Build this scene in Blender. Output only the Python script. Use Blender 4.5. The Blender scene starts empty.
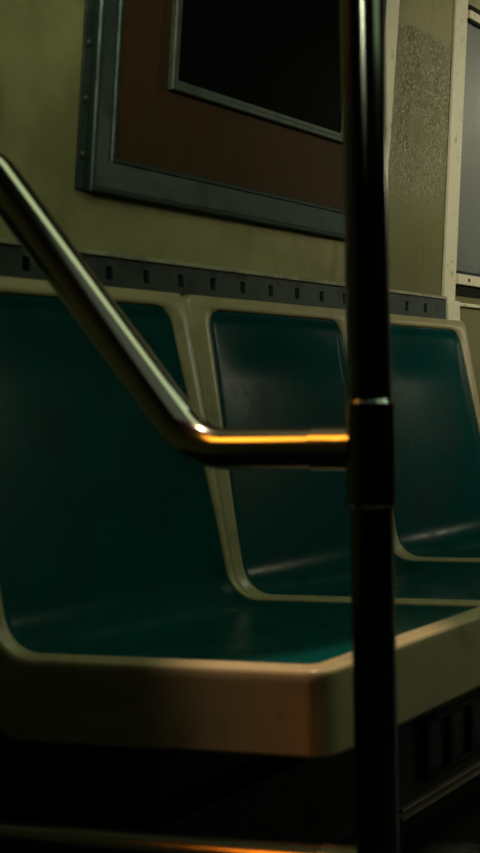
import bpy, bmesh, math, random
from mathutils import Vector, Matrix
random.seed(7)
S = bpy.context.scene
COL = S.collection
S.view_settings.view_transform = 'Standard'
S.view_settings.look = 'None'
S.view_settings.gamma = 1.0
S.view_settings.use_curve_mapping = False
S.view_settings.exposure = 0.0
S.cycles.max_bounces = 6
S.cycles.use_denoising = True

# ------------------------------------------------------------------ objects
def obj(name, bm, mat, parent=None, smooth=True, bevel=0, angle=40):
    bmesh.ops.recalc_face_normals(bm, faces=bm.faces[:])
    me = bpy.data.meshes.new(name)
    bm.to_mesh(me); bm.free()
    if smooth:
        for p in me.polygons: p.use_smooth = True
        me.set_sharp_from_angle(angle=math.radians(angle))
    if mat: me.materials.append(mat)
    o = bpy.data.objects.new(name, me)
    COL.objects.link(o)
    if parent: o.parent = parent
    if bevel:
        b = o.modifiers.new('bevel', 'BEVEL')
        b.width = bevel; b.segments = 2; b.limit_method = 'ANGLE'
    return o

def empty(name, loc=(0, 0, 0), rot=(0, 0, 0)):
    o = bpy.data.objects.new(name, None)
    o.empty_display_size = .05
    o.location = loc; o.rotation_euler = rot
    COL.objects.link(o)
    return o

def tag(o, label, cat, group=None):
    o['label'] = label; o['category'] = cat
    if group: o['group'] = group
    return o

def struct(o):
    o['kind'] = 'structure'
    return o

def box(bm, x0, x1, y0, y1, z0, z1):
    v = [bm.verts.new((x, y, z)) for x in (x0, x1) for y in (y0, y1) for z in (z0, z1)]
    for f in ((0, 1, 3, 2), (4, 6, 7, 5), (0, 4, 5, 1), (2, 3, 7, 6), (0, 2, 6, 4), (1, 5, 7, 3)):
        bm.faces.new([v[i] for i in f])

def box_bm(*a):
    bm = bmesh.new(); box(bm, *a); return bm

def tube(bm, pts, r, seg=32, radii=None):
    """round tube swept along a list of points, ends capped"""
    pts = [Vector(p) for p in pts]
    rings = []
    t0 = (pts[1] - pts[0]).normalized()
    ref = Vector((0, 1, 0)) if abs(t0.y) < .9 else Vector((1, 0, 0))
    u = t0.cross(ref).normalized()
    for i, p in enumerate(pts):
        a = (p - pts[i - 1]).normalized() if i else t0
        b = (pts[i + 1] - p).normalized() if i < len(pts) - 1 else a
        t = (a + b).normalized()
        u = (u - t * u.dot(t)).normalized()
        v = t.cross(u)
        rr = radii[i] if radii else r
        rings.append([bm.verts.new(p + (u * math.cos(k * 2 * math.pi / seg) + v * math.sin(k * 2 * math.pi / seg)) * rr) for k in range(seg)])
    for A, B in zip(rings, rings[1:]):
        for k in range(seg):
            bm.faces.new((A[k], A[(k + 1) % seg], B[(k + 1) % seg], B[k]))
    bm.faces.new(rings[0][::-1]); bm.faces.new(rings[-1])

def bend(points, radii, n=10):
    """polyline with each inner corner rounded by an arc"""
    P = [Vector(p) for p in points]
    out = [P[0]]
    for i, (a, b, c) in enumerate(zip(P, P[1:], P[2:])):
        radius = radii[i] if isinstance(radii, tuple) else radii
        d1 = (a - b).normalized(); d2 = (c - b).normalized()
        ang = d1.angle(d2)
        L = radius / math.tan(ang / 2)
        s, e = b + d1 * L, b + d2 * L
        cen = b + (d1 + d2).normalized() * (radius / math.sin(ang / 2))
        for k in range(n + 1):
            q = s.lerp(e, k / n) - cen
            w0, w1 = s - cen, e - cen
            tot = w0.angle(w1)
            f = k / n
            q = (w0 * math.sin((1 - f) * tot) + w1 * math.sin(f * tot)) / math.sin(tot)
            out.append(cen + q)
    out.append(P[-1])
    return out

# ---------------------------------------------------------------- materials
def mat(name, color, rough=.5, metal=0., spec=.5, dirt=None, dirt_scale=8., dirt_lo=.45, dirt_hi=.65,
        bump=0., bump_scale=60., rough_var=0., coat=0., streak=(1, 1, 1)):
    m = bpy.data.materials.new(name); m.use_nodes = True
    nt = m.node_tree; N = nt.nodes; Lk = nt.links
    p = N['Principled BSDF']
    p.inputs['Base Color'].default_value = (*color, 1)
    p.inputs['Roughness'].default_value = rough
    p.inputs['Metallic'].default_value = metal
    p.inputs['Specular IOR Level'].default_value = spec
    p.inputs['Coat Weight'].default_value = coat
    g = N.new('ShaderNodeNewGeometry')
    mp = N.new('ShaderNodeMapping'); mp.inputs['Scale'].default_value = streak
    Lk.new(g.outputs['Position'], mp.inputs['Vector'])
    if dirt:
        n = N.new('ShaderNodeTexNoise'); n.inputs['Scale'].default_value = dirt_scale
        n.inputs['Detail'].default_value = 8; n.inputs['Roughness'].default_value = .65
        Lk.new(mp.outputs[0], n.inputs['Vector'])
        r = N.new('ShaderNodeMapRange'); r.interpolation_type = 'SMOOTHSTEP'
        r.inputs['From Min'].default_value = dirt_lo; r.inputs['From Max'].default_value = dirt_hi
        Lk.new(n.outputs['Fac'], r.inputs['Value'])
        mx = N.new('ShaderNodeMix'); mx.data_type = 'RGBA'
        mx.inputs['A'].default_value = (*color, 1); mx.inputs['B'].default_value = (*dirt, 1)
        Lk.new(r.outputs['Result'], mx.inputs['Factor'])
        Lk.new(mx.outputs['Result'], p.inputs['Base Color'])
        m['mix'] = mx.name
        if rough_var:
            rr = N.new('ShaderNodeMapRange')
            rr.inputs['To Min'].default_value = rough; rr.inputs['To Max'].default_value = rough + rough_var
            Lk.new(r.outputs['Result'], rr.inputs['Value']); Lk.new(rr.outputs['Result'], p.inputs['Roughness'])
    if bump:
        b = N.new('ShaderNodeTexNoise'); b.inputs['Scale'].default_value = bump_scale; b.inputs['Detail'].default_value = 4
        Lk.new(g.outputs['Position'], b.inputs['Vector'])
        bn = N.new('ShaderNodeBump'); bn.inputs['Strength'].default_value = bump; bn.inputs['Distance'].default_value = .002
        Lk.new(b.outputs['Fac'], bn.inputs['Height']); Lk.new(bn.outputs['Normal'], p.inputs['Normal'])
    return m

def colour_spot(m, centre, radius, color, amount=.8):
    """a small spot of dirt or painted reflection or other colour at a place in the world, over the material's colour"""
    nt = m.node_tree; N = nt.nodes; Lk = nt.links
    p = N['Principled BSDF']
    src = p.inputs['Base Color'].links[0].from_socket
    g = N.new('ShaderNodeNewGeometry')
    nz = N.new('ShaderNodeTexNoise'); nz.inputs['Scale'].default_value = 60
    Lk.new(g.outputs['Position'], nz.inputs['Vector'])
    d = N.new('ShaderNodeVectorMath'); d.operation = 'DISTANCE'; d.inputs[1].default_value = centre
    Lk.new(g.outputs['Position'], d.inputs[0])
    a = N.new('ShaderNodeMath'); a.operation = 'MULTIPLY_ADD'
    Lk.new(nz.outputs['Fac'], a.inputs[0]); a.inputs[1].default_value = radius * .9
    Lk.new(d.outputs['Value'], a.inputs[2])
    r = N.new('ShaderNodeMapRange'); r.interpolation_type = 'SMOOTHSTEP'
    r.inputs['From Min'].default_value = radius * .7; r.inputs['From Max'].default_value = radius * 1.4
    r.inputs['To Min'].default_value = amount; r.inputs['To Max'].default_value = 0
    Lk.new(a.outputs[0], r.inputs['Value'])
    mx = N.new('ShaderNodeMix'); mx.data_type = 'RGBA'
    Lk.new(src, mx.inputs['A']); mx.inputs['B'].default_value = (*color, 1)
    Lk.new(r.outputs['Result'], mx.inputs['Factor']); Lk.new(mx.outputs['Result'], p.inputs['Base Color'])

M = {}
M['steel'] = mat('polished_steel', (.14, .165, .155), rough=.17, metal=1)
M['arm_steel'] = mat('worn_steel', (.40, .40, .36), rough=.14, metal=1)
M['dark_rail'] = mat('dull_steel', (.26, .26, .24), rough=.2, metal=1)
M['beige'] = mat('beige_plastic', (.37, .32, .185), rough=.31, dirt=(.20, .18, .10), dirt_scale=14, dirt_lo=.5, dirt_hi=.8)
M['teal'] = mat('teal_plastic', (.001, .051, .051), rough=.24, spec=.06, dirt=(.001, .036, .035), dirt_scale=9, rough_var=.12, bump=.06, bump_scale=300)
M['frame'] = mat('aged_aluminium', (.026, .056, .050), rough=.36, metal=.45, dirt=(.018, .042, .037), dirt_scale=20, rough_var=.12)
M['sash'] = mat('sash_metal', (.085, .12, .10), rough=.36, metal=.45, dirt=(.06, .085, .07), dirt_scale=25)
M['strip'] = mat('pale_metal_strip', (.74, .70, .54), rough=.4, dirt=(.34, .31, .20), dirt_scale=42, dirt_lo=.56, dirt_hi=.74)
M['brown'] = mat('brown_panel', (.044, .021, .006), rough=.6, spec=.2, dirt=(.030, .017, .005), dirt_scale=25, streak=(1, 1, .15))
M['glass'] = mat('black_glass', (.003, .004, .004), rough=.12, spec=.2)
M['pane'] = mat('grey_pane', (.17, .19, .183), rough=.3, dirt=(.14, .157, .15), dirt_scale=5)
M['dark'] = mat('dark_gap', (.006, .007, .006), rough=.8, spec=.2)
M['screw'] = mat('screw_heads', (.10, .10, .08), rough=.5, metal=.8)
M['vent'] = mat('vent_strip', (.032, .053, .047), rough=.42, metal=.3, dirt=(.018, .031, .028), dirt_scale=22, rough_var=.2)
M['cap'] = mat('worn_cap_metal', (.30, .30, .21), rough=.45, dirt=(.14, .15, .10), dirt_scale=18)
M['heater'] = mat('heater_paint', (.055, .085, .062), rough=.5, metal=.3, dirt=(.03, .045, .035), dirt_scale=12)
M['chrome'] = mat('bright_trim', (.92, .89, .76), rough=.35, metal=.15)
M['black'] = mat('black_steel', (.012, .013, .012), rough=.6, metal=.2)
M['floor'] = mat('floor_vinyl', (.030, .036, .032), rough=.5, dirt=(.018, .022, .020), dirt_scale=7)
M['ceiling'] = mat('ceiling_paint', (.22, .22, .17), rough=.6)
M['wall_plain'] = mat('plain_wall_paint', (.022, .036, .030), rough=.6, dirt=(.012, .02, .017), dirt_scale=4)
colour_spot(M['beige'], (-.850, 1.294, .380), .012, (.05, .045, .03), .75)
colour_spot(M['floor'], (-1.0, 1.985, 0), .06, (.50, .54, .40), .9)  # pale patch on the floor
colour_spot(M['floor'], (-1.0, 2.27, 0), .025, (.02, .12, .10), .9)  # teal reflection painted into the floor colour

def wall_material():
    """olive paint; up to a horizontal line it is rough pebbled paint with glints painted in, above it smooth"""
    m = mat('olive_wall_paint', (.285, .272, .128), rough=.5, dirt=(.19, .182, .08), dirt_scale=5, dirt_lo=.42, dirt_hi=.68)
    nt = m.node_tree; N = nt.nodes; Lk = nt.links
    p = N['Principled BSDF']
    src = p.inputs['Base Color'].links[0].from_socket
    g = N.new('ShaderNodeNewGeometry')
    sep = N.new('ShaderNodeSeparateXYZ'); Lk.new(g.outputs['Position'], sep.inputs[0])
    low = N.new('ShaderNodeMapRange'); low.interpolation_type = 'SMOOTHSTEP'
    low.inputs['From Min'].default_value = 1.395; low.inputs['From Max'].default_value = 1.415
    low.inputs['To Min'].default_value = 1; low.inputs['To Max'].default_value = 0
    Lk.new(sep.outputs['Z'], low.inputs['Value'])
    far = N.new('ShaderNodeMapRange'); far.interpolation_type = 'SMOOTHSTEP'
    far.inputs['From Min'].default_value = 2.25; far.inputs['From Max'].default_value = 2.4
    Lk.new(sep.outputs['Y'], far.inputs['Value'])
    both = N.new('ShaderNodeMath'); both.operation = 'MULTIPLY'
    Lk.new(low.outputs[0], both.inputs[0]); Lk.new(far.outputs[0], both.inputs[1])
    # below the line, the far part of the wall is darker
    amt = N.new('ShaderNodeMath'); amt.operation = 'MULTIPLY'; amt.inputs[1].default_value = .7
    Lk.new(both.outputs[0], amt.inputs[0])
    mx = N.new('ShaderNodeMix'); mx.data_type = 'RGBA'
    Lk.new(src, mx.inputs['A']); mx.inputs['B'].default_value = (.105, .105, .035, 1)
    Lk.new(amt.outputs[0], mx.inputs['Factor'])
    # drips and scuffs
    mp = N.new('ShaderNodeMapping'); mp.inputs['Scale'].default_value = (1, 1, .22)
    Lk.new(g.outputs['Position'], mp.inputs['Vector'])
    dn = N.new('ShaderNodeTexNoise'); dn.inputs['Scale'].default_value = 28; dn.inputs['Detail'].default_value = 6
    Lk.new(mp.outputs[0], dn.inputs['Vector'])
    dr = N.new('ShaderNodeMapRange'); dr.inputs['From Min'].default_value = .6; dr.inputs['From Max'].default_value = .78
    dr.inputs['To Max'].default_value = .5
    Lk.new(dn.outputs['Fac'], dr.inputs['Value'])
    mx2 = N.new('ShaderNodeMix'); mx2.data_type = 'RGBA'
    Lk.new(mx.outputs['Result'], mx2.inputs['A']); mx2.inputs['B'].default_value = (.07, .065, .025, 1)
    Lk.new(dr.outputs[0], mx2.inputs['Factor']); Lk.new(mx2.outputs['Result'], p.inputs['Base Color'])
    # pebbled, glossy patch
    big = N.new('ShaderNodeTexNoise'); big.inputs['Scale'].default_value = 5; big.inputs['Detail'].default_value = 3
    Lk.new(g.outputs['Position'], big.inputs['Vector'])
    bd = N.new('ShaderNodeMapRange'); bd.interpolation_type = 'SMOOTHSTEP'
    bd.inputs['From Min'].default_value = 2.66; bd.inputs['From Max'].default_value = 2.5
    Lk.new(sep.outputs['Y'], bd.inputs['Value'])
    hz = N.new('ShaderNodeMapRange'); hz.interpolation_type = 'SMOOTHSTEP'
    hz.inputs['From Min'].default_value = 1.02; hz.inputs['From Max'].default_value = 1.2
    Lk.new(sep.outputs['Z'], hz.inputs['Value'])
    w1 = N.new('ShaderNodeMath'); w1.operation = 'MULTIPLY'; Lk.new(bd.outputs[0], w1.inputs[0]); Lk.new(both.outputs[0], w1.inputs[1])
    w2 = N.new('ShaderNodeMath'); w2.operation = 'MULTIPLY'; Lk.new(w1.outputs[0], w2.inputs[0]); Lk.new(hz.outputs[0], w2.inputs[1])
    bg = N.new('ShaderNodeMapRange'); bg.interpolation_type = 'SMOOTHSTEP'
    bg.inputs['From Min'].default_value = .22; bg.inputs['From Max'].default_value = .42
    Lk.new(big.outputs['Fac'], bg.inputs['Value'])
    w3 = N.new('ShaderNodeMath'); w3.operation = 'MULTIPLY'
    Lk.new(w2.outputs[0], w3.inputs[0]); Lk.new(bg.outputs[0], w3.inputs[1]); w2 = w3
    sp = N.new('ShaderNodeMapRange'); sp.inputs['To Min'].default_value = .35; sp.inputs['To Max'].default_value = 1.0
    Lk.new(w2.outputs[0], sp.inputs['Value']); Lk.new(sp.outputs[0], p.inputs['Specular IOR Level'])
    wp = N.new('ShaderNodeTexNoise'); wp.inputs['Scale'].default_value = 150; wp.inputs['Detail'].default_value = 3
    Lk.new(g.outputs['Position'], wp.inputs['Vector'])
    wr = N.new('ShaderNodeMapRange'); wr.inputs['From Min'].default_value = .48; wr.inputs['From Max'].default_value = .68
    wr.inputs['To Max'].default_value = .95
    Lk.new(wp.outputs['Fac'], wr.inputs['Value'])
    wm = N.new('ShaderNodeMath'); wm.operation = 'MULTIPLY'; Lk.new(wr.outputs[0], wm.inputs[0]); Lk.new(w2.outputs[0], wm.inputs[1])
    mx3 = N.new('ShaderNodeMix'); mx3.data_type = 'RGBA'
    Lk.new(mx2.outputs['Result'], mx3.inputs['A']); mx3.inputs['B'].default_value = (.46, .46, .33, 1)  # pale speckles: specular glints painted into the wall colour
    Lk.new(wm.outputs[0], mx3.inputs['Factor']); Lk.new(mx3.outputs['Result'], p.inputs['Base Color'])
    peb = N.new('ShaderNodeTexNoise'); peb.inputs['Scale'].default_value = 210; peb.inputs['Detail'].default_value = 2
    Lk.new(g.outputs['Position'], peb.inputs['Vector'])
    bs = N.new('ShaderNodeMath'); bs.operation = 'MULTIPLY_ADD'; bs.inputs[1].default_value = 1.0; bs.inputs[2].default_value = .06
    Lk.new(w2.outputs[0], bs.inputs[0])
    bn = N.new('ShaderNodeBump'); bn.inputs['Distance'].default_value = .006
    Lk.new(peb.outputs['Fac'], bn.inputs['Height']); Lk.new(bs.outputs[0], bn.inputs['Strength'])
    Lk.new(bn.outputs['Normal'], p.inputs['Normal'])
    rg = N.new('ShaderNodeMapRange'); rg.inputs['To Min'].default_value = .55; rg.inputs['To Max'].default_value = .26
    Lk.new(w2.outputs[0], rg.inputs['Value']); Lk.new(rg.outputs[0], p.inputs['Roughness'])
    return m
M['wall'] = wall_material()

def mesh_material():
    m = mat('perforated_mesh', (.035, .085, .065), rough=.5, metal=.3)
    nt = m.node_tree; N = nt.nodes; Lk = nt.links
    p = N['Principled BSDF']
    g = N.new('ShaderNodeNewGeometry')
    wv = N.new('ShaderNodeTexVoronoi'); wv.inputs['Scale'].default_value = 170
    Lk.new(g.outputs['Position'], wv.inputs['Vector'])
    r = N.new('ShaderNodeMapRange'); r.inputs['From Min'].default_value = .25; r.inputs['From Max'].default_value = .5
    Lk.new(wv.outputs['Distance'], r.inputs['Value'])
    mx = N.new('ShaderNodeMix'); mx.data_type = 'RGBA'
    mx.inputs['A'].default_value = (.004, .006, .005, 1); mx.inputs['B'].default_value = (.05, .11, .085, 1)
    Lk.new(r.outputs[0], mx.inputs['Factor']); Lk.new(mx.outputs['Result'], p.inputs['Base Color'])
    return m
M['mesh'] = mesh_material()

# ------------------------------------------------------------- the car shell
LEAN = math.atan(.095)            # the wall above the seats leans inwards
WX, WZ = -1.31, .90               # where the lean starts
def on_wall(name):                # local x: out of the wall, y: along the car, z: up the wall
    return empty(name, (WX, 0, WZ), (0, LEAN, 0))

Y0, Y1, CZ = -4.2, 10.0, 2.15
top = WX + .095 * (CZ - WZ)
def wall_slab(prof):
    bm = bmesh.new()
    A = [bm.verts.new((x, Y0, z)) for x, z in prof]; B = [bm.verts.new((x, Y1, z)) for x, z in prof]
    for i in range(4): bm.faces.new((A[i], A[(i + 1) % 4], B[(i + 1) % 4], B[i]))
    bm.faces.new(A); bm.faces.new(B[::-1])
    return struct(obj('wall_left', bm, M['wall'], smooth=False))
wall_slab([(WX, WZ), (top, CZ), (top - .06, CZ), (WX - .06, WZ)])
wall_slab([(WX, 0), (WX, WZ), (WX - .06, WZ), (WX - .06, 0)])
struct(obj('shade_sheet_left', box_bm(WX, WX + .006, -1.0, 2.70, 0, .42), M['black'], smooth=False))  # dark sheet added in place of the shade under the seats
struct(obj('wall_right', box_bm(1.33, 1.39, Y0, Y1, 0, CZ), M['wall_plain'], smooth=False))
struct(obj('wall_front', box_bm(-1.37, 1.39, Y1, Y1 + .06, 0, CZ), M['wall_plain'], smooth=False))
struct(obj('wall_back', box_bm(-1.37, 1.39, Y0 - .06, Y0, 0, CZ), M['wall_plain'], smooth=False))
struct(obj('floor', box_bm(-1.37, 1.39, Y0, Y1, -.06, 0), M['floor'], smooth=False))
struct(obj('ceiling', box_bm(-1.37, 1.39, Y0, Y1, CZ, CZ + .06), M['ceiling'], smooth=False))

def sweep_frame(bm, y0, y1, z0, z1, profile):
    """mitred picture frame; profile = (inset from the outer edge, height off the wall)"""
    loops = []
    for ins, h in profile:
        loops.append([bm.verts.new((h, y, z)) for y, z in ((y0 + ins, z0 + ins), (y1 - ins, z0 + ins), (y1 - ins, z1 - ins), (y0 + ins, z1 - ins))])
    for a, b in zip(loops, loops[1:]):
        for k in range(4):
            bm.faces.new((a[k], a[(k + 1) % 4], b[(k + 1) % 4], b[k]))

def screw(name, parent, x, y, z, r=.0045):
    bm = bmesh.new()
    tube(bm, [(x - .002, y, z), (x + .0015, y, z), (x + .0025, y, z)], r, 12, [r, r, r * .7])
    return obj(name, bm, M['screw'], parent)

# window 1: heavy metal frame round a brown panel with a smaller black pane
# heights below are measured up the wall from WZ
w1 = struct(on_wall('window_1'))
FY0, FY1, FZ0, FZ1 = 1.569, 2.284, .088, .86
bm = bmesh.new()
sweep_frame(bm, FY0, FY1, FZ0, FZ1, [(0, 0), (0, .012), (.002, .0145), (.006, .0145), (.008, .012), (.043, .006), (.0445, .0085), (.049, .0085), (.051, .004), (.051, 0)])
obj('frame', bm, M['frame'], w1, angle=20)
for side, (a, b) in enumerate(((FY0 - .014, FY0), (FY1, FY1 + .052))):
    fl = obj('flange', box_bm(0, .004 if side == 0 else .010, a, b, FZ0, FZ1), M['vent'] if side == 0 else M['strip'], w1, bevel=.001)
    for k in range(10 if side == 0 else 0):
        z = FZ0 + .045 + k * .072
        screw('screw', fl, .004 if side == 0 else .012, (a + b) / 2, z)
obj('panel', box_bm(0, .004, FY0 + .048, FY1 - .048, FZ0 + .048, FZ1 - .048), M['brown'], w1, smooth=False)
bm = bmesh.new()
GY0, GY1, GZ0, GZ1 = 1.721, 2.189, .250, .74
sweep_frame(bm, GY0, GY1, GZ0, GZ1, [(0, .004), (0, .010), (.002, .012), (.007, .012), (.010, .009), (.015, .009), (.0165, .005)])
obj('sash', bm, M['sash'], w1, angle=20)
obj('pane', box_bm(.004, .0065, GY0 + .01, GY1 - .01, GZ0 + .01, GZ1 - .01), M['glass'], w1, smooth=False)

# upright strip between the two wall bays, a little out of plumb, and its foot behind the last seat
t = struct(empty('trim_2', (WX, 2.622, WZ), (.055, LEAN, 0)))
obj('batten', box_bm(0, .006, -.026, .026, -.002, 1.2), M['strip'], t, bevel=.0015)
struct(obj('trim_3', box_bm(WX, WX + .0175, 2.596, 2.648, .78, WZ + .004), M['strip'], bevel=.002))

# window 2: grey pane in a bracketed frame
w2 = struct(on_wall('window_2'))
obj('pane', box_bm(0, .003, 2.60, 3.30, .050, .60), M['pane'], w2, smooth=False)
bm = bmesh.new(); box(bm, 0, .012, 2.6165, 3.30, .573, .590)
obj('top_rail', bm, M['strip'], w2, bevel=.002)
bm = bmesh.new(); box(bm, 0, .010, 2.6160, 3.30, .590, .600); box(bm, 0, .010, 2.617, 3.30, .567, .573)
obj('gasket', bm, M['dark'], w2)
fr = obj('bottom_rail', box_bm(0, .013, 2.646, 3.30, .040, .062), M['strip'], w2, bevel=.002)
obj('bead', box_bm(0, .0138, 2.646, 3.30, .062, .068), M['frame'], w2, bevel=.001)
for y in (2.69, 2.90, 3.10): screw('screw', fr, .013, y, .051, .004)
obj('recess', box_bm(0, .004, 2.60, 3.30, .018, .040), M['dark'], w2, smooth=False)
obj('side_rail', box_bm(0, .016, 3.30, 3.33, .018, .60), M['strip'], w2, bevel=.002)
obj('ledge', box_bm(-.005, .010, 2.650, 3.9, -.004, .003), M['strip'], w2, bevel=.001)

# slotted strip along the wall above the seat backs
t = struct(empty('trim_1', (WX, 0, 0)))
sl = []
y = 1.315
while y < 2.58:
    sl.append(y); y += .0745
bm = bmesh.new()
SZ0, SZ1 = .874, .892
edges = [1.02]
for y in sl: edges += [y - .006, y + .006]
edges.append(2.594)
box(bm, 0, .012, 1.02, 2.594, .80, SZ0); box(bm, 0, .012, 1.02, 2.594, SZ1, .905)
for a, b in zip(edges[0::2], edges[1::2]): box(bm, 0, .012, a, b, SZ0, SZ1)
obj('vent_strip', bm, M['vent'], t, smooth=False)
obj('slot_backing', box_bm(0, .002, 1.02, 2.594, .872, .898), M['dark'], t, smooth=False)
obj('cap', box_bm(0, .016, 1.02, 2.594, .904, .910), M['cap'], t, bevel=.001)

# ------------------------------------------------------------------- seats
PITCH, HALF = .45, .225
RIM_OUT = .0065
# section of the seat (x, z): backrest from the top, a fold, the pan, the front edge
def section():
    top = Vector((-1.282, .858)); fold = Vector((-1.207, .428)); front = Vector((-.801, .428))
    pts = bend([(p.x, 0, p.y) for p in (top, fold, front)], .052, 14)
    back = [pts[0].lerp(pts[1], k / 26) for k in range(26)]
    pan = [pts[-2].lerp(pts[-1], k / 26) for k in range(1, 27)]
    return back + pts[1:-1] + pan
SEC = section()
CUM = [0.]
for a, b in zip(SEC, SEC[1:]): CUM.append(CUM[-1] + (b - a).length)
LEN = CUM[-1]
NRM = []
for i in range(len(SEC)):
    a = SEC[max(0, i - 1)]; b = SEC[min(len(SEC) - 1, i + 1)]
    d = (b - a).normalized()
    NRM.append(Vector((-d.z, 0, d.x)) if d.x > 0 or d.z < 0 else Vector((d.z, 0, -d.x)))
for i, nv in enumerate(NRM):
    if nv.x < -.01 or (abs(nv.x) < .3 and nv.z < 0): NRM[i] = -nv
BACK_LEN = (SEC[26] - SEC[0]).length
FOLD_END = CUM[26 + 14]
def smooth01(t):
    t = max(0., min(1., t)); return t * t * (3 - 2 * t)
S_IN, S_OUT = .017, LEN - .0165
def corner_cut(ds, r):
    if ds >= r: return 0.
    if ds < 0: return r
    return r - math.sqrt(max(0., r * r - (r - ds) ** 2))
def rim_width(s):
    return .037 + (.0135 - .037) * smooth01(s / (BACK_LEN * 1.02))
def insert_half(s):
    return HALF - RIM_OUT - rim_width(s) - corner_cut(s - S_IN, .028) - corner_cut(S_OUT - s, .018)

def place(i_s, t, off):
    """point at path length i_s, sideways t, lifted off along the surface normal"""
    s = max(0., min(LEN, i_s))
    for i in range(len(CUM) - 1):
        if CUM[i + 1] >= s - 1e-9: break
    f = (s - CUM[i]) / max(1e-9, CUM[i + 1] - CUM[i])
    p = SEC[i].lerp(SEC[i + 1], f); n = NRM[i].lerp(NRM[i + 1], f).normalized()
    q = p + n * off
    return Vector((q.x, t, q.z)), n

def rows():
    r = set([0., .006, .012, S_IN, LEN, LEN - .005, LEN - .010, S_OUT])
    for k in range(1, 9):
        r.add(S_IN + .028 * (1 - math.cos(k / 8 * math.pi / 2))); r.add(S_OUT - .018 * (1 - math.cos(k / 8 * math.pi / 2)))
    for k in range(1, 9): r.add(LEN - .020 * (1 - math.cos(k / 8 * math.pi / 2)))
    for c in CUM:
        if S_IN + .03 < c < S_OUT - .020: r.add(c)
    return sorted(r)
ROWS = rows()
K = 24

def make_shell(round_near, round_far):
    """beige moulding: flat rim round the insert, rolled over into an apron; ends of the bench have rounded front corners"""
    bm = bmesh.new()
    grid = []
    HB = HALF - RIM_OUT
    for s in ROWS:
        ins = S_IN - 1e-6 <= s <= S_OUT + 1e-6
        a = insert_half(min(max(s, S_IN), S_OUT))
        cn = corner_cut(LEN - s, .020)
        ct = corner_cut(s, .009)
        bl = HB - ct - (cn if round_near else 0); br = HB - ct - (cn if round_far else 0)
        line = []
        crown = .0035
        edge = smooth01(min(s, LEN - s) / .008)
        c_in = -.001 if ins else crown * edge; c_mid = crown * (.6 if ins else 1) 
        for f, o in ((0, 0), (.25, crown * .8 * edge), (.55, crown * edge), (.85, c_mid * edge), (1, c_in)):
            line.append((-bl + (bl - a) * f, o))
        for k in range(1, K): line.append((-a + 2 * a * k / K, c_in))
        for f, o in ((0, c_in), (.15, c_mid * edge), (.45, crown * edge), (.75, crown * .8 * edge), (1, 0)):
            line.append((a + (br - a) * f, o))
        grid.append([bm.verts.new(place(s, t, o)[0]) for t, o in line])
    nc = len(grid[0])
    for i in range(len(ROWS) - 1):
        inside = ROWS[i] >= S_IN - 1e-6 and ROWS[i + 1] <= S_OUT + 1e-6
        for j in range(nc - 1):
            if inside and 4 <= j < nc - 5: continue
            bm.faces.new((grid[i][j], grid[i][j + 1], grid[i + 1][j + 1], grid[i + 1][j]))
    # perimeter, walked once round
    per = [(0, j) for j in range(nc)] + [(i, nc - 1) for i in range(1, len(ROWS))] + [(len(ROWS) - 1, j) for j in range(nc - 2, -1, -1)] + [(i, 0) for i in range(len(ROWS) - 2, 0, -1)]
    base = [grid[i][j] for i, j in per]
    npn = len(per)
    rings = [base]
    ST = [ROWS[i] for i, j in per]
    outv, downv = [], []
    for k, (i, j) in enumerate(per):
        s = ROWS[i]
        _, n = place(s, 0, 0)
        pa = base[k - 1].co; pb = base[(k + 1) % npn].co
        tan = (pb - pa).normalized()
        o = tan.cross(n).normalized()
        c = base[k].co - Vector((-1.0, 0, .55))
        mid = place(LEN / 2 if 0 < i < len(ROWS) - 1 else s, 0, 0)[0]
        # outwards = away from the middle of the surface
        want = Vector((0, base[k].co.y, 0)) if 0 < i < len(ROWS) - 1 else (Vector((0, 0, 1)) if i == 0 else Vector((1, 0, 0)))
        if j in (0, nc - 1) and i in (0, len(ROWS) - 1): want = want + Vector((0, math.copysign(.5, base[k].co.y), 0))
        if o.dot(want) < 0: o = -o
        outv.append(o)
        back = 1 - smooth01((s - BACK_LEN * .93) / (FOLD_END - BACK_LEN * .93))
        downv.append(back)
    for out, dn in ((.003, .0006), (.0054, .0022), (RIM_OUT - .0003, .006), (RIM_OUT, .012), (RIM_OUT, .016), (RIM_OUT, .97), (RIM_OUT, 1.)):
        ring = []
        for k in range(npn):
            v0 = base[k].co; _, n = place(ST[k], 0, 0); b = downv[k]
            if dn < .9:
                p = v0 + outv[k] * out - n * dn
            else:
                o = outv[k] * out
                zb = .335 if dn == 1 else .3385
                pb_ = v0 + o - n * (.028 if dn == 1 else .026)
                pp = Vector((v0.x + o.x - (.018 if b > 0 else 0), v0.y + o.y, zb))
                p = pb_ * b + pp * (1 - b)
                if b <= 0: p = Vector((v0.x + o.x, v0.y + o.y, zb))
            ring.append(bm.verts.new(p))
        rings.append(ring)
    for a, b in zip(rings, rings[1:]):
        for k in range(npn):
            bm.faces.new((a[k], a[(k + 1) % npn], b[(k + 1) % npn], b[k]))
    return bm

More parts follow.
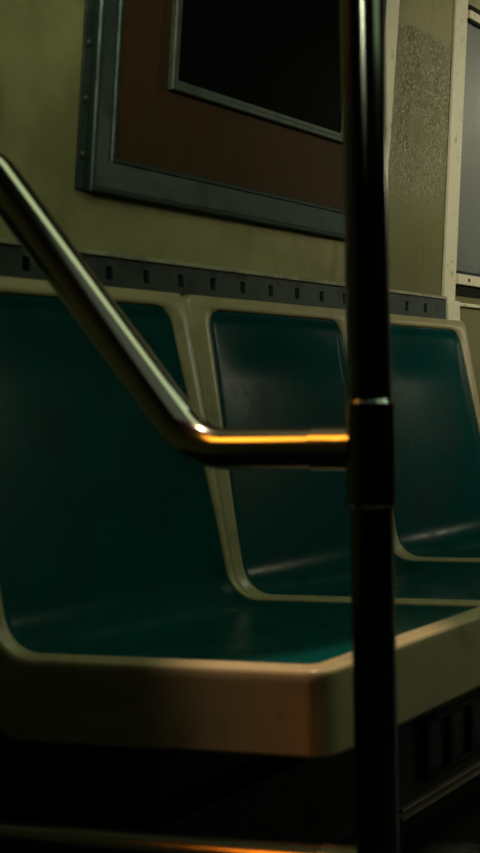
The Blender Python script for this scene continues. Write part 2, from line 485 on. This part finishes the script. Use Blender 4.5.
def make_insert(part):
    """teal lining: hollow back or pan, sunk inside the rim; the two meet on the flat just in front of the fold"""
    bm = bmesh.new()
    split = min((c for c in ROWS if c > FOLD_END + .03), key=lambda c: c)
    rs = [s for s in ROWS if S_IN - 1e-6 <= s <= S_OUT + 1e-6 and (s <= split + 1e-6 if part == 'back' else s >= split - 1e-6)]
    grid = []
    for s in rs:
        a = insert_half(s)
        line = []
        for k in range(K * 2 + 1):
            f = -math.cos(k / (K * 2) * math.pi) * .5 + (-1 + k / K) * .5
            t = a * f
            dd = min(a - abs(t), s - S_IN, S_OUT - s)
            lip = smooth01(dd / .016)
            scoop = (1 - f * f)
            if s < BACK_LEN: dp = .014 * scoop * smooth01((s - S_IN) / .10) + .004
            else: dp = .014 * scoop * smooth01((S_OUT - s) / .14) + .004
            line.append(bm.verts.new(place(s, t, -.0005 - dp * lip)[0]))
        grid.append(line)
    for A_, B_ in zip(grid, grid[1:]):
        for j in range(K * 2):
            bm.faces.new((A_[j], A_[j + 1], B_[j + 1], B_[j]))
    return bm

ins_back = ins_pan = None
seat_labels = ('teal bucket seat with beige rim behind the bent grab rail, nearest end of bench',
               'teal bucket seat with beige rim, middle of three, partly behind the upright pole',
               'teal bucket seat with beige rim beneath the upright wall strip, far end of bench')
for i in range(3):
    root = empty('bucket_seat', (0, 1.303 + HALF + PITCH * i, 0))
    tag(root, seat_labels[i], 'seat', 'bucket seats in a row along the wall')
    sh = obj('shell', make_shell(i == 0, i == 2), M['beige'], root, angle=50)
    so = sh.modifiers.new('thickness', 'SOLIDIFY'); so.thickness = .003; so.offset = -1
    if i == 0:
        ins_back = obj('backrest', make_insert('back'), M['teal'], root, angle=80)
        ins_pan = obj('seat', make_insert('pan'), M['teal'], root, angle=80)
    else:
        for src in (ins_back, ins_pan):
            c = src.copy(); COL.objects.link(c); c.parent = root

# steel underframe that carries the seats off the wall
bf = tag(empty('bench_frame', (WX, 1.3, 0)), 'dark steel underframe beneath the row of teal seats', 'seat frame')
obj('beam', box_bm(.24, .29, .03, 1.32, .268, .318), M['black'], bf, bevel=.003)
for k in range(3):
    obj('bracket', box_bm(.0, .42, .20 + k * PITCH, .24 + k * PITCH, .318, .333), M['black'], bf, bevel=.003)

# heater cabinet under the seats, against the wall
hc = tag(empty('heater_cabinet', (WX, 1.3, 0)), 'dark green heater cabinet with mesh grille, low down under the seats', 'heater')
HX, HL = .21, 1.9
obj('body', box_bm(.007, HX, 0, HL, .055, .205), M['heater'], hc, bevel=.004)
obj('toe_kick', box_bm(.007, HX - .02, 0, HL, 0, .055), M['black'], hc)
bm = bmesh.new()
box(bm, HX, HX + .010, .785, HL - .05, .168, .178); box(bm, HX, HX + .010, .785, HL - .05, .076, .086)
c0 = .785
while c0 < HL - .05:
    box(bm, HX, HX + .010, c0, c0 + .016, .086, .168); c0 += .082
obj('grille_frame', bm, M['black'], hc, bevel=.0015)
obj('grille_mesh', box_bm(HX, HX + .003, .79, HL - .055, .08, .172), M['mesh'], hc, smooth=False)
kt = bmesh.new()
box(kt, HX - .02, HX + .006, .705, HL, .0335, .0400); box(kt, HX - .02, HX + .006, .705, HL, .0480, .0545)
obj('kick_trim', kt, M['chrome'], hc, bevel=.001)

# -------------------------------------------------- pole with its end rails
PX, PY = -.6925, 1.22
gp = tag(empty('grab_pole', (PX, PY, 0)), 'upright steel pole with bent grab rail reaching to the wall', 'grab pole')
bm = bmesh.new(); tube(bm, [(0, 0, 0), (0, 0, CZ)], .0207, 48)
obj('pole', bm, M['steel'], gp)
bm = bmesh.new(); tube(bm, [(0, 0, 0), (0, 0, .006), (0, 0, .012)], .05, 40, [.05, .05, .03])
obj('floor_flange', bm, M['steel'], gp)
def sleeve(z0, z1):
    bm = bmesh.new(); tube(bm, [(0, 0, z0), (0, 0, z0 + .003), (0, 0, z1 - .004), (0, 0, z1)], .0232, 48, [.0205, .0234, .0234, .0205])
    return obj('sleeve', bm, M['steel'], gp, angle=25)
def collar(z, parent):
    bm = bmesh.new(); tube(bm, [(-.012, 0, z), (-.026, 0, z), (-.030, 0, z), (-.0565, 0, z), (-.058, 0, z)], .021, 40, [.0232, .0228, .0226, .0226, .0208])
    return obj('collar', bm, M['arm_steel'], parent, angle=30)
AZ = .6645
s1 = sleeve(.608, .713); collar(AZ, s1)
path = bend([(-.02, 0, AZ), (-.8845 - PX, 0, AZ), (-1.127 - PX, 0, .962), (-1.298 - PX, 0, .962)], (.075, .045), 14)
bm = bmesh.new(); tube(bm, path, .0207, 40)
rail = obj('grab_rail', bm, M['arm_steel'], gp)
bm = bmesh.new(); tube(bm, [(-1.304 - PX, 0, .962), (-1.298 - PX, 0, .962), (-1.294 - PX, 0, .962)], .04, 32, [.04, .04, .03])
obj('wall_flange', bm, M['arm_steel'], rail)
LZ = .2545
collar(LZ, gp)
bm = bmesh.new(); tube(bm, [(-.02, 0, LZ), (-1.302 - PX, 0, LZ)], .0205, 40)
low = obj('lower_rail', bm, M['dark_rail'], gp)
bm = bmesh.new(); tube(bm, [(-1.303 - PX, 0, LZ), (-1.296 - PX, 0, LZ), (-1.292 - PX, 0, LZ)], .04, 32, [.04, .04, .03])
obj('wall_flange', bm, M['arm_steel'], low)

# ------------------------------------------------------------------- lights
def area(name, loc, size, size_y, energy, color, target=None, spread=180):
    l = bpy.data.lights.new(name, 'AREA'); l.shape = 'RECTANGLE'
    l.size = size; l.size_y = size_y; l.energy = energy; l.color = color; l.spread = math.radians(spread)
    o = bpy.data.objects.new(name, l); COL.objects.link(o); o.location = loc
    if target: o.rotation_euler = (Vector(target) - Vector(loc)).to_track_quat('-Z', 'Y').to_euler()
    return o
GREEN = (.85, 1.0, .55)
WARM = (1.0, .90, .62)
# ceiling and cove lamps, with added fills: the far half of the car is lit, the near half is dim
area('cove_lamp', (1.15, 8.5, 2.08), .5, 3.2, 230.0, WARM, (.55, 8.5, 0))
area('wall_fill', (1.2, 3.7, 1.9), .3, 1.0, 7.5, (1, .93, .66), (-1.25, 3.4, 1.48), 58)  # added fill to brighten the wall above the seats, no fixture there
area('cove_lamp', (-1.06, 1.4, 1.72), .34, 2.2, 1.75, GREEN, (-1.25, 1.4, 1.38), 140)
area('ceiling_lamp_or_fill', (-.1, .3, 2.13), 1.0, 1.8, .75, (.85, 1, .72))
area('ceiling_lamp_or_fill', (-.1, 2.2, 2.12), .3, .8, 3.3, (.80, 1, .68), (-.55, 2.0, 0), 110)  # added fill, gives the seat pans and rims more top light
area('ceiling_lamp_or_fill', (.89, -1.56, 1.99), 1.0, .26, .75, WARM, (-.69, 1.22, 1.42), 14)
# warm spotlight over the end of the bench
l = bpy.data.lights.new('ceiling_spot', 'SPOT'); l.energy = 120; l.color = (1, .66, .45)
l.spot_size = math.radians(18); l.spot_blend = .25; l.shadow_soft_size = .05
o = bpy.data.objects.new('ceiling_spot', l); COL.objects.link(o); o.location = (-1.13, 1.215, 2.10)
o.rotation_euler = (Vector((-.72, 1.34, .43)) - o.location).to_track_quat('-Z', 'Y').to_euler()
# amber lamp by the wall over the bench end, and an added second one
area('amber_lamp_or_fill', (-1.18, .90, 1.21), .20, .36, .125, (1, .34, .025), (-.53, 1.33, .55), 46)
area('amber_lamp_or_fill', (-1.14, .87, .82), .18, .16, .034, (1, .22, .012), (-.70, 1.22, .24), 30)  # added only to put a highlight on the lower rail

wd = bpy.data.worlds.new('World'); S.world = wd; wd.use_nodes = True
wd.node_tree.nodes['Background'].inputs['Color'].default_value = (.2, .5, .4, 1)
wd.node_tree.nodes['Background'].inputs['Strength'].default_value = .01

# ------------------------------------------------------------------- camera
F, CXP, CYP = 1400., 758., 426.
cam = bpy.data.cameras.new('camera')
cam.sensor_fit = 'AUTO'; cam.sensor_width = 24.0
cam.lens = F / 853 * 24.0
cam.shift_x = -(CXP - 240) / 853
cam.shift_y = 0
cam.clip_start = .02
fwd_c = Vector((351, -43, F)).normalized()           # direction of the car's length in camera axes (x right, y down, z ahead)
dn = Vector((.011, 1, .0279)).normalized()
nn = dn.cross(fwd_c)
Rc = Matrix((nn, fwd_c, -dn))                        # camera axes -> world
Rb = Matrix((Rc.col[0], -Rc.col[1], -Rc.col[2])).transposed()
co = bpy.data.objects.new('camera', cam); COL.objects.link(co)
co.matrix_world = Matrix.Translation((0, 0, .72)) @ Rb.to_4x4()
cam.dof.use_dof = True; cam.dof.focus_distance = 2.75; cam.dof.aperture_fstop = 4.2
S.camera = co
